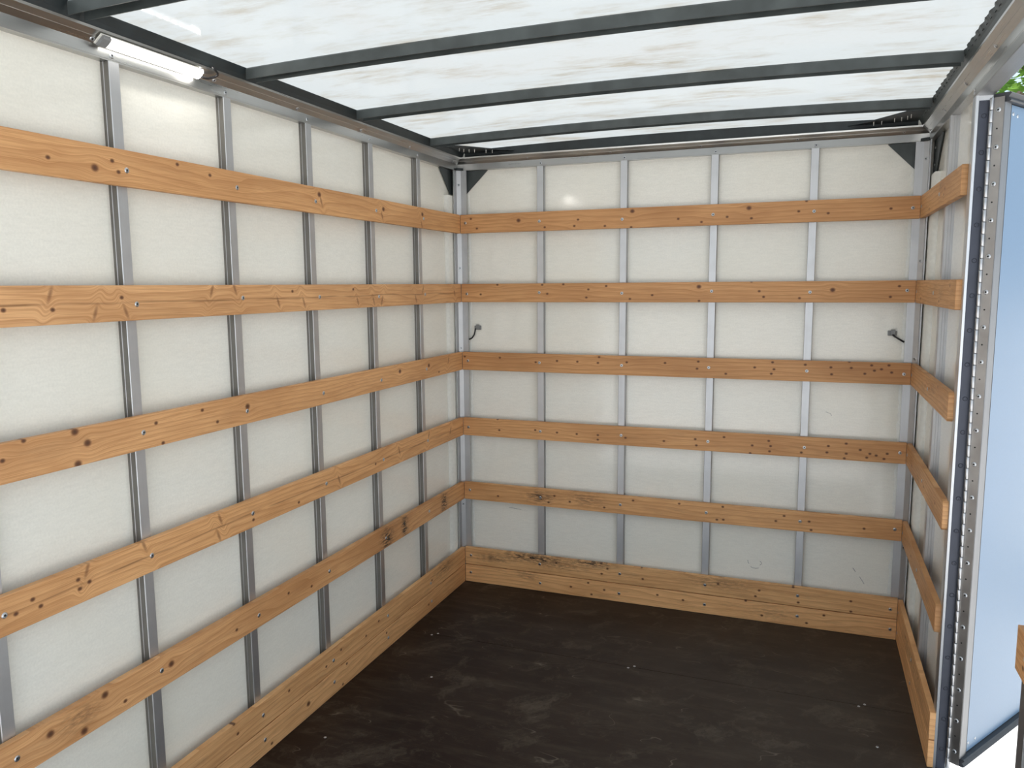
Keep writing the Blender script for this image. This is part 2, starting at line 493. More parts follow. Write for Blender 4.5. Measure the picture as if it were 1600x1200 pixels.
KN_B = {
 0: [(0.06, 0.025, 0), (0.322, 0.008, 1), (0.093, -0.025, 0), (0.461, -0.03, 0), (0.633, 0.001, 0), (0.614, -0.029, 0), (0.768, -0.034, 0), (0.902, 0.031, 1), (0.897, -0.044, 0), (1.12, -0.013, 0), (1.437, 0.024, 1), (1.449, -0.022, 0), (1.65, 0.001, 0), (1.681, 0.045, 0), (1.772, -0.012, 0), (2.021, -0.002, 0), (1.342, -0.012, 0), (1.227, -0.031, 0)],
 1: [(0.204, 0.042, 0), (0.11, -0.007, 0), (0.447, 0.04, 0), (0.474, -0.005, 0), (0.558, 0.042, 0), (0.687, 0.016, 0), (0.677, -0.024, 0), (0.777, 0.032, 0), (1.003, -0.013, 0), (0.895, -0.031, 0), (1.222, 0.026, 1), (1.493, 0.004, 0), (1.513, -0.022, 0), (1.458, 0.048, 0), (1.667, -0.028, 0), (1.804, 0.008, 1), (2.07, 0.023, 0), (2.037, -0.023, 0), (1.224, -0.04, 0)],
 2: [(0.014, 0.023, 0), (0.214, 0.022, 0), (0.411, 0.004, 0), (0.525, 0.014, 0), (0.632, 0.013, 0), (0.744, 0.039, 0), (0.738, 0.01, 0), (0.883, 0.017, 0), (1.07, 0.019, 0), (1.227, 0.03, 0), (1.222, -0.004, 0), (1.484, 0.01, 0), (1.562, 0.036, 0), (1.569, 0.004, 0), (1.355, -0.024, 0), (1.558, -0.017, 0), (1.703, 0.029, 0), (1.811, 0.02, 0), (1.815, -0.011, 0), (1.895, 0.02, 0), (1.886, 0.048, 0), (1.951, -0.004, 0), (1.989, 0.011, 0), (2.017, 0.018, 0), (2.046, 0.036, 0), (1.977, 0.034, 0), (2.058, 0.005, 0)],
 3: [(0.197, 0.049, 0), (0.207, -0.009, 0), (0.407, 0.003, 0), (0.525, -0.003, 0), (0.63, -0.004, 0), (0.74, -0.003, 0), (0.74, -0.026, 0), (0.881, -0.008, 0), (1.071, -0.012, 0), (1.221, 0.007, 0), (1.227, -0.023, 0), (1.355, 0.025, 0), (1.484, -0.006, 0), (1.557, 0.02, 0), (1.566, -0.004, 0), (1.562, -0.029, 0), (1.476, -0.044, 0), (1.701, -0.025, 0), (1.815, 0.013, 0), (1.81, -0.017, 0), (1.889, 0.029, 0), (1.948, 0.004, 0), (1.988, -0.011, 0), (1.891, -0.017, 0), (1.884, -0.039, 0), (1.976, -0.029, 0), (2.014, -0.017, 0), (2.046, -0.03, 0), (2.058, -0.006, 0)],
 4: [(0.196, -0.015, 0), (0.434, 0.003, 1), (0.511, 0.014, 0), (0.479, -0.023, 0), (0.594, -0.009, 0), (0.776, -0.022, 0), (0.923, 0.028, 0), (1.151, 0.033, 0), (1.332, -0.029, 0), (1.362, -0.026, 0), (1.358, 0.037, 0), (1.601, -0.008, 0), (1.637, 0.02, 0), (1.747, 0.004, 0), (1.757, -0.035, 0), (1.98, -0.005, 0)],
 5: [(0.379, 0.03, 0), (0.521, 0.019, 0), (0.762, 0.045, 0), (0.795, 0.022, 0), (0.765, -0.009, 0), (0.97, 0.051, 0), (0.977, -0.009, 0), (1.346, 0.014, 0), (1.537, 0.007, 0), (1.521, -0.024, 0), (1.689, 0.044, 0), (1.714, -0.028, 0), (1.94, 0.01, 0), (1.942, -0.039, 0)],
 6: [(0.236, 0.053, 0), (0.601, -0.002, 0), (0.694, 0.032, 0), (0.712, -0.028, 0), (0.779, 0.005, 0), (1.052, 0.016, 0), (1.179, 0.007, 0), (1.553, -0.017, 0), (1.477, 0.046, 0), (1.828, 0.024, 0), (1.754, -0.025, 0)],
}

# ------------------------------------------------------------------ shared small parts
def screw_mesh(r=0.0076, name='screw'):
    bm = bmesh.new()
    # head stands along local -y (the face of the board)
    M = Matrix.Rotation(math.radians(90), 4, 'X')
    lathe(bm, [(r, -0.001), (r, 0.0006), (r * 0.74, 0.0022), (r * 0.42, 0.0023), (r * 0.36, 0.0006), (0, 0.0004)], 12, M)
    bmesh.ops.recalc_face_normals(bm, faces=bm.faces[:])
    me = bpy.data.meshes.new(name)
    bm.to_mesh(me)
    bm.free()
    me.materials.append(M_screw)
    me.materials.append(M_hole)
    for p in me.polygons:
        if math.hypot(p.center.x, p.center.z) < r * 0.37:
            p.material_index = 1
    return me
ME_screw = screw_mesh()
ME_small = screw_mesh(0.0056)
ME_rivet = screw_mesh(0.0072, 'rivet')
ME_rivet_dark = ME_rivet.copy()
ME_rivet_dark.materials.clear()
ME_rivet_dark.materials.append(M_leaf_dark)
ME_rivet_dark.materials.append(M_hole)

def hole_mesh():
    bm = bmesh.new()
    lathe(bm, [(0.0026, -0.0008), (0.0026, 0.0003), (0, 0.0003)], 10, Matrix.Rotation(math.radians(90), 4, 'X'))
    bmesh.ops.recalc_face_normals(bm, faces=bm.faces[:])
    me = bpy.data.meshes.new('hole')
    bm.to_mesh(me)
    bm.free()
    me.materials.append(M_hole)
    return me
ME_hole = hole_mesh()

RZ_L, RZ_B, RZ_R = math.pi / 2, 0.0, -math.pi / 2       # facing +x, -y, -x

# ------------------------------------------------------------------ walls, floor, roof
XL, XR, YB = -DEP, W + DEP, DEP
bm = bmesh.new()
box(bm, XL - 0.02, XL, YE, YB + 0.02, -0.06, 2.30)
wall_left = struct('wall_left', bm, M_wall)
bm = bmesh.new()
box(bm, XL, XR, YB, YB + 0.02, -0.06, 2.30)
wall_back = struct('wall_back', bm, M_wall)
bm = bmesh.new()
DY0, DY1 = -1.0, -1.95              # the side door opening
box(bm, XR, XR + 0.02, DY0 + 0.03, YB + 0.02, -0.06, 2.30)
box(bm, XR, XR + 0.02, YE, DY1 - 0.03, -0.06, 2.30)
box(bm, XR, XR + 0.02, DY1 - 0.03, DY0 + 0.03, 2.205, 2.30)
wall_right = struct('wall_right', bm, M_wall)

bm = bmesh.new()
box(bm, XL, XR, YE, YB, -0.10, -0.021)
floor = struct('floor', bm, M_black)
for y0, y1 in ((-0.6535, YB - 0.001), (YE, -0.6555)):
    bm = bmesh.new()
    box(bm, XL + 0.001, XR - 0.024 if y1 < -0.7 else XR - 0.002, y0, y1, -0.02, 0.0)
    mk('floor_panel', bm, M_floor, floor)
for x in (0.134, 1.06, 1.955):
    for dy in (-0.010, 0.012):
        mk('screw', ME_small, None, floor, (x + dy, -0.655 + dy, -0.0008), (-math.pi / 2, 0, 0))
for x, y in ((0.135, -1.543), (0.30, -1.02), (1.99, -0.93)):
    mk('screw', ME_small, None, floor, (x, y, -0.0008), (-math.pi / 2, 0, 0))

# roof sheet, slightly arched, resting on the bows
bm = bmesh.new()
NX, NY = 40, 2
g = []
for i in range(NX + 1):
    x = XL + 0.002 + (XR - XL - 0.004) * i / NX
    z = 2.2975 + max(arch(x), 0) - (0 if 0 < x < W else 0.0)
    g.append([bm.verts.new((x, YE + (YB - YE) * j / NY, z)) for j in range(NY + 1)])
for i in range(NX):
    for j in range(NY):
        bm.faces.new((g[i][j], g[i + 1][j], g[i + 1][j + 1], g[i][j + 1]))
ceiling = struct('ceiling', bm, M_roof, 'arched translucent white roof sheet streaked with brown dirt')
for p in ceiling.data.polygons:
    p.use_smooth = True

# top rails: one extruded aluminium profile along each wall, mitred in the corners
RAIL = [(0, 2.20), (0.028, 2.20), (0.028, 2.203), (0.0285, 2.204), (0.0285, 2.232), (0.0445, 2.2440), (0.0450, 2.2452), (0.060, 2.2555), (0.061, 2.262), (0, 2.262)]
rails = {}
bm = bmesh.new()
prism(bm, RAIL, lambda p: (XL + p[0], YE, p[1]), lambda p: (XL + p[0], YB - p[0], p[1]))
rails['L'] = struct('trim_1', bm, M_alu_y, 'grey aluminium top rail along the left wall')
bm = bmesh.new()
prism(bm, RAIL, lambda p: (XL + p[0], YB - p[0], p[1]), lambda p: (XR - p[0], YB - p[0], p[1]))
rails['B'] = struct('trim_2', bm, M_alu_x, 'grey aluminium top rail along the back wall')
bm = bmesh.new()
prism(bm, RAIL, lambda p: (XR - p[0], YE, p[1]), lambda p: (XR - p[0], YB - p[0], p[1]))
rails['R'] = struct('trim_3', bm, M_alu_y, 'grey aluminium top rail along the right wall')
# dark roof-edge channels above the rails
bm = bmesh.new()
EDGE = [(0.0, 2.263), (0.060, 2.263), (0.064, 2.275), (0.072, 2.2925), (0.073, 2.2968), (0.0, 2.2968)]
prism(bm, EDGE, lambda p: (XL + p[0], YE, p[1]), lambda p: (XL + p[0], YB - min(p[0], 0.031), p[1]))
edge_l = struct('trim_4', bm, M_black, 'dark roof edge channel above the left rail')
bm = bmesh.new()
# right channel: its bedding mastic leaves a wavy inner edge under the roof sheet
ns = 560
rows = []
rr = random.Random(3)
ph = 0.0
for i in range(ns + 1):
    y = YE + (YB - 0.032 - YE) * i / ns
    wv = 0.0016 * math.sin(y * 104) + 0.0014 * math.sin(y * 51 + 1) + rr.uniform(-0.0007, 0.0007)
    rows.append([bm.verts.new((XR - d, y, z)) for d, z in ((0.0, 2.263), (0.060, 2.263), (0.064, 2.275), (0.072 + wv * 0.5, 2.2915), (0.0745 + wv, 2.2968), (0.0, 2.2968))])
for A, B in zip(rows, rows[1:]):
    for k in range(6):
        l = (k + 1) % 6
        bm.faces.new((A[k], A[l], B[l], B[k]))
bm.faces.new(rows[0][::-1])
bm.faces.new(rows[-1])
edge_r = struct('trim_5', bm, M_coat, 'dark perforated roof edge channel above the right rail')
bm = bmesh.new()
for i in range(70):
    y = -0.16 - i * 0.05
    if y < YE + 0.03:
        break
    lathe(bm, [(0.0046, -0.0005), (0.0046, 0.0008), (0, 0.0010)], 8,
          Matrix.Translation((XR - 0.0685, y, 2.2840)) @ Matrix.Rotation(math.radians(-66), 4, 'Y'))
dots = mk('rivet_row', bm, M_hole, edge_r)
dots['kind'] = 'stuff'
bm = bmesh.new()
ns = 40
rows = []
for i in range(ns + 1):
    x = XL + 0.075 + (XR - XL - 0.15) * i / ns
    a = max(arch(x), 0)
    rows.append([bm.verts.new((x, YB - d, z)) for d, z in ((0.0, 2.263), (0.036, 2.263), (0.034, 2.272), (0.034, 2.2968 + a), (0.0, 2.2968 + a))])
for A, B in zip(rows, rows[1:]):
    for k in range(5):
        l = (k + 1) % 5
        bm.faces.new((A[k], A[l], B[l], B[k]))
bm.faces.new(rows[0][::-1])
bm.faces.new(rows[-1])
edge_b = struct('trim_6', bm, M_black, 'dark roof edge channel above the back rail')

POST_L = [-2.572, -2.132, -1.704, -1.277, -0.844, -0.416]
POST_B = [0.431, 0.855, 1.280, 1.710]
POST_R = [-0.507]
for y in POST_L:
    mk('screw', ME_screw, None, rails['L'], (XL + 0.0285, y - 0.004, 2.215), (0, 0, RZ_L))
for y in (-2.62, -2.201, -1.765, -1.348, -0.925, -0.51, -0.05):
    mk('screw', ME_screw, None, rails['L'], (XL + 0.0370, y, 2.2384), (0, math.radians(36), RZ_L) if False else (math.radians(36.5), 0, RZ_L))
for x in POST_B:
    mk('screw', ME_screw, None, rails['B'], (x + 0.002, YB - 0.0285, 2.213), (0, 0, RZ_B))
for x in (0.366, 0.79, 1.216, 1.634, 2.058):
    mk('screw', ME_small, None, rails['B'], (x, YB - 0.0400, 2.2406), (math.radians(36.5), 0, RZ_B))
for y in (-2.13, -1.69, -1.257, -0.832, -0.42, -0.03):
    mk('screw', ME_screw, None, rails['R'], (XR - 0.0370, y, 2.2384), (math.radians(36.5), 0, RZ_R))

# ------------------------------------------------------------------ side door opening: frame, sill, door
bm = bmesh.new()
JX0, JX1 = W + 0.0165, XR + 0.018
prism(bm, [(JX0, DY0 + 0.045), (JX0, DY0 + 0.004), (JX0 + 0.002, DY0 + 0.001), (JX0 + 0.009, DY0), (JX0 + 0.010, DY0 + 0.006), (JX1, DY0 + 0.006), (JX1, DY0 + 0.03),
           (XR - 0.001, DY0 + 0.03), (XR - 0.001, DY0 + 0.045)],
      lambda p: (p[0], p[1], -0.01), lambda p: (p[0], p[1], 2.165))
frame_a = struct('trim_7', bm, M_alu_frame, 'bright aluminium upright of the side door frame carrying the hinge')
bm = bmesh.new()
prism(bm, [(JX0, DY1 - 0.045), (JX0, DY1), (JX1, DY1), (JX1, DY1 - 0.03), (XR - 0.001, DY1 - 0.03), (XR - 0.001, DY1 - 0.045)],
      lambda p: (p[0], p[1], -0.01), lambda p: (p[0], p[1], 2.165))
frame_b = struct('trim_8', bm, M_alu_frame, 'aluminium upright at the near side of the door opening')
bm = bmesh.new()
box(bm, JX0, JX1, DY1 - 0.045, DY0 + 0.045, 2.1655, 2.1935, 0.002)
header = struct('trim_9', bm, M_alu_header, 'aluminium header over the side door opening')
bm = bmesh.new()
box(bm, W + 0.0235, XR - 0.0005, DY1 - 0.045, DY0 + 0.045, 2.1937, 2.1997)
mk('seal_gap_strip', bm, M_rubber, header)  # added dark strip, keeps the gap under the rail black against outside light
for z in (2.174, 2.185):
    mk('screw', ME_small, None, header, (JX0, DY0 + 0.02, z), (0, 0, RZ_R))
bm = bmesh.new()
prism(bm, [(XR - 0.0235, 0.0), (XR - 0.020, 0.004), (XR + 0.004, 0.004), (XR + 0.02, -0.006), (XR + 0.02, -0.10), (XR + 0.012, -0.10), (XR + 0.010, -0.012), (XR - 0.0235, -0.012)],
      lambda p: (p[0], DY1 - 0.001, p[1]), lambda p: (p[0], DY0 + 0.001, p[1]))
sill = struct('trim_10', bm, M_alu_frame, 'scuffed aluminium threshold of the side door')

PIN = Vector((XR + 0.0075, DY0 - 0.010, 0))
ZD0, ZD1 = 0.035, 2.165
ang = math.radians(33.2)
dd = Vector((math.sin(ang), math.cos(ang), 0))
nn = Vector((dd.y, -dd.x, 0))
DW, DT = 0.93, 0.034
# local door frame: x = along the door, y = -(inner face normal), z up ; origin at the pin
RZD = math.atan2(dd.y, dd.x)

def dloc(bmf, name, m, parent=None):
    return mk(name, bmf, m, parent)
bm = bmesh.new()
box(bm, 0.052, DW - 0.05, -DT + 0.004, -0.002, ZD0 + 0.03, ZD1 - 0.03)
door = struct('door_1', bm, M_door, 'open side door, pale inner panel with aluminium edge, swung outwards')
door.location = PIN
door.rotation_euler = (0, 0, RZD)
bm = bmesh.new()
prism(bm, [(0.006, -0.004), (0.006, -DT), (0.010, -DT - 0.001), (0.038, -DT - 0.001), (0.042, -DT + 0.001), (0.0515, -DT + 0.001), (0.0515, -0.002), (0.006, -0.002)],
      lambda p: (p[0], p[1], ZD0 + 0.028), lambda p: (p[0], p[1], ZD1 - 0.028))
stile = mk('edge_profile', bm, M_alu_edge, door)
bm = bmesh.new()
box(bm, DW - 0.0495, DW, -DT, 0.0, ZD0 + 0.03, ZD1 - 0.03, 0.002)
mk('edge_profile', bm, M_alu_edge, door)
bm = bmesh.new()
box(bm, 0.0517, 0.0535, -DT + 0.0005, -DT + 0.0055, ZD0 + 0.03, ZD1 - 0.03)
mk('seam', bm, M_rubber, door)
for z0, z1 in ((ZD0, ZD0 + 0.0275), (ZD1 - 0.0275, ZD1)):
    bm = bmesh.new()
    zc = (z0 + z1) / 2
    prism(bm, [(-DT - 0.014, z0 + 0.004), (-DT - 0.010, z0), (0, z0), (0, z1), (-DT - 0.010, z1), (-DT - 0.014, z1 - 0.004), (-DT - 0.006, zc)],
          lambda p: (0.012, p[0], p[1]), lambda p: (DW, p[0], p[1]))
    mk('seal_gap_strip', bm, M_rubber, door)
bm = bmesh.new()
box(bm, 0.0035, 0.0058, -DT + 0.001, -0.001, ZD0 + 0.004, ZD1 - 0.012)
leaf_d = mk('hinge_leaf', bm, M_leaf, door)
leaf_d['label'] = 'grey steel hinge leaf on the door edge'
nsc = 20
for k in range(nsc):
    z = 0.083 + k * 0.107
    mk('rivet', ME_rivet, None, leaf_d, (0.0035, -DT * 0.52, z), (0, 0, -math.pi / 2))
    if z + 0.0535 < ZD1 - 0.03:
        mk('hole', ME_hole, None, leaf_d, (0.0035, -DT * 0.50, z + 0.0535), (0, 0, -math.pi / 2))
for x, z in ((0.075, ZD1 - 0.055), (0.105, ZD1 - 0.058), (0.07, ZD0 + 0.06), (0.12, ZD0 + 0.058)):
    mk('screw', ME_small, None, door, (x, -DT + 0.004, z), (0, 0, 0))
# frame leaf and knuckles
bm = bmesh.new()
box(bm, JX0 + 0.0105, PIN.x - 0.004, DY0 + 0.0022, DY0 + 0.0058, 0.0, 2.150)
leaf_f = mk('hinge_leaf', bm, M_leaf_dark, frame_a)
leaf_f['label'] = 'dark steel hinge leaf on the door frame'
for k in range(nsc):
    z = 0.072 + k * 0.107
    mk('rivet', ME_rivet_dark, None, leaf_f, ((JX0 + PIN.x) / 2 + 0.004, DY0 + 0.0022, z), (0, 0, 0))
bm = bmesh.new()
lathe(bm, [(0, 0), (0.0048, 0), (0.0053, 0.0012), (0.0053, 0.0338), (0.0048, 0.035), (0, 0.035)], 14)
bmesh.ops.recalc_face_normals(bm, faces=bm.faces[:])
ME_kn = bpy.data.meshes.new('hinge_knuckle')
bm.to_mesh(ME_kn)
bm.free()
ME_kn.materials.append(M_pin)
for p in ME_kn.polygons:
    p.use_smooth = abs(p.normal.z) < 0.5
k = 0
z = 0.018
while z + 0.036 < 2.178:
    if k % 2:
        mk('hinge_knuckle', ME_kn, None, door, (0, 0, z))
    else:
        mk('hinge_knuckle', ME_kn, None, frame_a, (PIN.x, PIN.y, z))
    z += 0.0362
    k += 1

# ------------------------------------------------------------------ sealant lumps beside the corner posts
def sealant(parent, fn, z0, z1, wid, seed, hb=0.0, wob=0.16):
    r = random.Random(seed)
    bm = bmesh.new()
    n = 120
    rows = []
    for i in range(n + 1):
        z = z0 + (z1 - z0) * i / n
        a = wid * (1 + r.uniform(-wob, wob))
        h = hb + 0.0010 + r.uniform(0, 0.0016)
        rows.append([bm.verts.new(fn(0, z, 0)), bm.verts.new(fn(0.002, z, h)), bm.verts.new(fn(a * 0.5, z, hb + (h - hb) * r.uniform(0.6, 1))), bm.verts.new(fn(a, z, hb + (h - hb) * 0.7)), bm.verts.new(fn(a + 0.002, z, 0))])
    for A, B in zip(rows, rows[1:]):
        for q in range(4):
            bm.faces.new((A[q], A[q + 1], B[q + 1], B[q]))
    return mk('sealant_strip', bm, M_seal, parent, smooth=True)
sealant(wall_left, lambda t, z, h: (XL + h, 0.035 - t, z), 0.0, 2.07, 0.118, 1, 0.0185, 0.01)
sealant(wall_back, lambda t, z, h: (0.006 + t, YB - h, z), 0.0, 2.19, 0.028, 2)
sealant(wall_back, lambda t, z, h: (W - 0.010 - t, YB - h, z), 0.0, 2.19, 0.026, 4)
sealant(wall_right, lambda t, z, h: (XR - h, 0.036 - t, z), 0.0, 2.055, 0.172, 3, 0.0185, 0.01)

# scuffed marker grin and scratches on the back wall
def mark(pts, r, name='scuff_mark'):
    bm = bmesh.new()
    tube(bm, [(x, YB - 0.0002, z) for x, z in pts], r, 5)
    mk(name, bm, M_clip, wall_back)
mark([(1.478, 0.282), (1.480, 0.270), (1.484, 0.264)], 0.0011)
mark([(1.492, 0.249), (1.503, 0.245), (1.517, 0.244), (1.530, 0.247)], 0.0012)
mark([(1.534, 0.283), (1.541, 0.276), (1.541, 0.268), (1.535, 0.262)], 0.0011)
mark([(1.945, 0.300), (1.957, 0.283)], 0.0013)
mark([(1.975, 0.262), (1.996, 0.230)], 0.0010)
mark([(0.24, 0.425), (0.31, 0.420)], 0.0010)
mark([(1.80, 1.025), (1.82, 1.018), (1.825, 1.008)], 0.0008)

# ------------------------------------------------------------------ wall posts
def post_mesh(h, flank=True):
    bm = bmesh.new()
    w = 0.0172
    right = [(w, -0.0298), (w, -0.021), (w - 0.0018, -0.020), (w - 0.0018, -0.012), (w, -0.011), (w, -0.0016), (w - 0.0016, 0.0)]
    poly = right + [(-x, y) for x, y in right[::-1]]
    # local -y is the face
    prism(bm, poly, lambda p: (p[0], -p[1], 0.0), lambda p: (p[0], -p[1], h))
    bmesh.ops.recalc_face_normals(bm, faces=bm.faces[:])
    me = bpy.data.meshes.new('wall_post')
    bm.to_mesh(me)
    bm.free()
    me.materials.append(M_alu_post)
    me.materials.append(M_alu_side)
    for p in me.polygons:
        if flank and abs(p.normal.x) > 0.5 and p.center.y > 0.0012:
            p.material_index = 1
    return me
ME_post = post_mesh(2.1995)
left_lab = {
 -2.572: 'vertical aluminium wall post on the left wall, cut by the left edge of the photo',
 -2.132: 'vertical aluminium wall post on the left wall, below the near end of the lamp',
 -1.704: 'vertical aluminium wall post on the left wall, just past the far end of the lamp',
 -1.277: 'vertical aluminium wall post on the left wall, third from the back corner',
 -0.844: 'vertical aluminium wall post on the left wall, second from the back corner',
 -0.416: 'vertical aluminium wall post on the left wall, next to the back corner'}
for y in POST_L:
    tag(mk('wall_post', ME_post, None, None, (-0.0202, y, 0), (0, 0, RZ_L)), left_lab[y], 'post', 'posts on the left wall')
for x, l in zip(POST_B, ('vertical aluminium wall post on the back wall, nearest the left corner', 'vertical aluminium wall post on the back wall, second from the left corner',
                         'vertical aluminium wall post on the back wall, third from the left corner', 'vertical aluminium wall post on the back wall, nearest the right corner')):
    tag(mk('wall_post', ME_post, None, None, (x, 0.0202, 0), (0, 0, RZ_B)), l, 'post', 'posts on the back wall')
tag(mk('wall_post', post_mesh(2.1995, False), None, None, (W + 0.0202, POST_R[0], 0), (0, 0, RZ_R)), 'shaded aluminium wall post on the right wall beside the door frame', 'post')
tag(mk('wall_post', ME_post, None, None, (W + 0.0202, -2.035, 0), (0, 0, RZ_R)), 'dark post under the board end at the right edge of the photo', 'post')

# corner posts: bent profile with a bevelled nose
def corner_post(mirror, label):
    poly = [(-0.0205, -0.027), (-0.0205, 0.0055), (-0.0025, 0.0205), (0.0290, 0.0205), (0.0290, 0.0250), (-0.0045, 0.0250), (-0.0250, 0.0078), (-0.0250, -0.027)]
    f = (lambda x: W - x) if mirror else (lambda x: x)
    bm = bmesh.new()
    prism(bm, poly, lambda p: (f(p[0]), p[1], 0.0), lambda p: (f(p[0]), p[1], 2.1995))
    o = mk('corner_post', bm, M_alu_post)
    tag(o, label, 'post')
    bm = bmesh.new()
    cp = [(-0.019, -0.005), (-0.004, 0.0195), (0.022, 0.0195), (0.022, 0.0212), (-0.021, 0.0212), (-0.021, -0.005)]
    a = Matrix.Rotation(math.radians(38 if not mirror else -38), 3, 'Z')
    for z in (2.128, 1.702, 1.282, 0.432):
        mk('screw', ME_screw, None, o, (f(-0.0115), 0.0130, z), (0, 0, math.radians(40 if not mirror else -40)))
    bm2 = bmesh.new()
    prism(bm2, [(-0.0195, -0.004), (-0.0195, 0.0050), (-0.0025, 0.0190), (0.012, 0.0190), (0.006, 0.010), (-0.010, -0.004)],
          lambda p: (f(p[0]), p[1], 2.2005), lambda p: (f(p[0]), p[1], 2.212))
    bm.free()
    cap = mk('end_cap', bm2, M_black, o)
    cap['label'] = 'small black cap'
    return o
corner_post(False, 'aluminium corner post between the left and back walls')
corner_post(True, 'aluminium corner post between the back and right walls')

# dark gusset plates in the upper corners
def gusset(poly, fn, label, holes=()):
    bm = bmesh.new()
    prism(bm, poly, lambda p: fn(p, 0.0), lambda p: fn(p, 0.004))
    o = tag(mk('gusset_plate', bm, M_coat), label, 'bracket')
    return o
g1 = gusset([(-0.150, 2.199), (-0.028, 2.080), (0.018, 2.080), (0.018, 2.199)], lambda p, t: (XL + 0.0045 + t, p[0], p[1]), 'dark triangular gusset plate on the left wall at the back corner')
g2 = gusset([(0.140, 2.199), (0.020, 2.084), (-0.005, 2.084), (-0.005, 2.199)], lambda p, t: (p[0], YB - 0.0045 - t, p[1]), 'dark triangular gusset plate on the back wall, left upper corner')
g3 = gusset([(2.000, 2.199), (2.108, 2.090), (2.140, 2.090), (2.140, 2.199)], lambda p, t: (p[0], YB - 0.0045 - t, p[1]), 'dark triangular gusset plate on the back wall, right upper corner')
g4 = gusset([(-0.200, 2.199), (-0.060, 2.065), (0.030, 2.065), (0.030, 2.199)], lambda p, t: (XR - 0.0045 - t, p[0], p[1]), 'dark gusset plate on the right wall at the back corner')
for y, z in ((-0.02, 2.165), (-0.02, 2.095)):
    mk('screw', ME_small, None, g4, (XR - 0.0085, y, z), (0, 0, RZ_R))
for sgn, lab in ((0, 'dark corner plate under the roof sheet above the left back corner'), (1, 'dark corner plate under the roof sheet above the right back corner')):
    f = (lambda x: W - x) if sgn else (lambda x: x)
    bm = bmesh.new()
    poly = [(0.026, -0.215), (0.092, -0.205), (0.215, -0.050), (0.300, 0.013), (0.026, 0.013)]
    prism(bm, poly, lambda p: (f(p[0]), p[1], 2.2825), lambda p: (f(p[0]), p[1], 2.2870))
    o = tag(mk('roof_corner_plate', bm, M_black), lab, 'bracket')
    bm = bmesh.new()
    for (x, y) in ((0.10, -0.10), (0.125, -0.09), (0.08, -0.12), (0.17, -0.05), (0.20, -0.04), (0.07, -0.15)):
        lathe(bm, [(0, -0.016), (0.0012, -0.013), (0.0016, -0.004), (0.0022, 0)], 6, Matrix.Translation((f(x), y, 2.2825)))
    d = mk('sealant_drips', bm, M_seal, o)
    d['kind'] = 'stuff'

# ------------------------------------------------------------------ roof bows
def bow_mesh():
    bm = bmesh.new()
    prof = [(0, 0), (0, 0.0305), (0.0045, 0.0350), (0.0455, 0.0350), (0.05, 0.0305), (0.05, 0), (0.0472, 0), (0.0472, 0.0300), (0.0028, 0.0300), (0.0028, 0)]
    n = 32
    rows = []
    for i in range(n + 1):
        x = 0.0245 + (W - 0.049) * i / n
        a = max(arch(x), 0)
        rows.append([bm.verts.new((x, y, z + a)) for y, z in prof])
    m = len(prof)
    for A, B in zip(rows, rows[1:]):
        for k in range(m):
            l = (k + 1) % m
            bm.faces.new((A[k], A[l], B[l], B[k]))
    bm.faces.new(rows[0][::-1])
    bm.faces.new(rows[-1])
    bmesh.ops.recalc_face_normals(bm, faces=bm.faces[:])
    me = bpy.data.meshes.new('roof_bow')
    bm.to_mesh(me)
    bm.free()
    me.materials.append(M_coat)
    return me
ME_bow = bow_mesh()
for y, l in ((-0.378, 'dark grey arched roof bow nearest the back wall'), (-1.019, 'dark grey arched roof bow, second from the back wall'),
             (-1.664, 'dark grey arched roof bow, third from the back wall, just past the lamp'), (-2.300, 'dark grey arched roof bow cut by the top edge of the photo'),
             ):
    tag(mk('roof_bow', ME_bow, None, None, (0, y, 2.2605)), l, 'roof bow', 'arched bows under the roof sheet')

# ------------------------------------------------------------------ boards
def board_bm(L, chips=0):
    bm = bmesh.new()
    box(bm, 0, L, 0.0, 0.0195, -H / 2, H / 2, 0.0022)
    return bm

def board(name, L, loc, rz, mat, screws, parent=None, jit=1, vs=0.0):
    o = mk(name, board_bm(L), mat, parent, loc, (0, 0, rz))
    r = random.Random(int(L * 1000 + loc[2] * 100))
    for u in screws:
        mk('screw', ME_screw, None, o, (u + r.uniform(-0.004, 0.004) * jit, 0.0004, vs + r.uniform(-0.006, 0.006) * jit), (0, r.uniform(0, 1), 0))
    return o

YL0 = -2.93
scr_l = [y - YL0 for y in POST_L]
lab_l = ['topmost pine board on the left wall, a knot cluster left of a screw',
         'second pine board from the top on the left wall, with slanted spike knots and a dark centre line',
         'third pine board from the top on the left wall, with two round knots at the left',
         'fourth pine board from the top on the left wall, with wavy spike knots along it',
         'lowest single pine board on the left wall, black stains near the back corner']
lab_b = ['topmost pine board on the back wall, with a small split near its left end',
         'second pine board from the top on the back wall, with a large knot right of centre',
         'third pine board from the top on the back wall, peppered with tiny dark knots',
         'fourth pine board from the top on the back wall, many tiny knots at its right end',
         'lowest single pine board on the back wall, with a dark burnt knot at the left']
lab_r = ['topmost short pine board on the right wall', 'second short pine board from the top on the right wall, pale and worn',
         'third short pine board from the top on the right wall, with a rounded end',
         'fourth short pine board from the top on the right wall, cracked along its face',
         'lowest single short pine board on the right wall, patched halfway along']
ST_L = {4: [(2.10, -0.01, 0.05, 0.05, 1.3), (2.26, 0.0, 0.025, 0.05, 1.5), (2.68, 0.0, 0.03, 0.05, 1.5), (0.53, 0.01, 0.06, 0.03, 0.5)], 5: [(2.68, 0.02, 0.1, 0.03, 0.7)]}
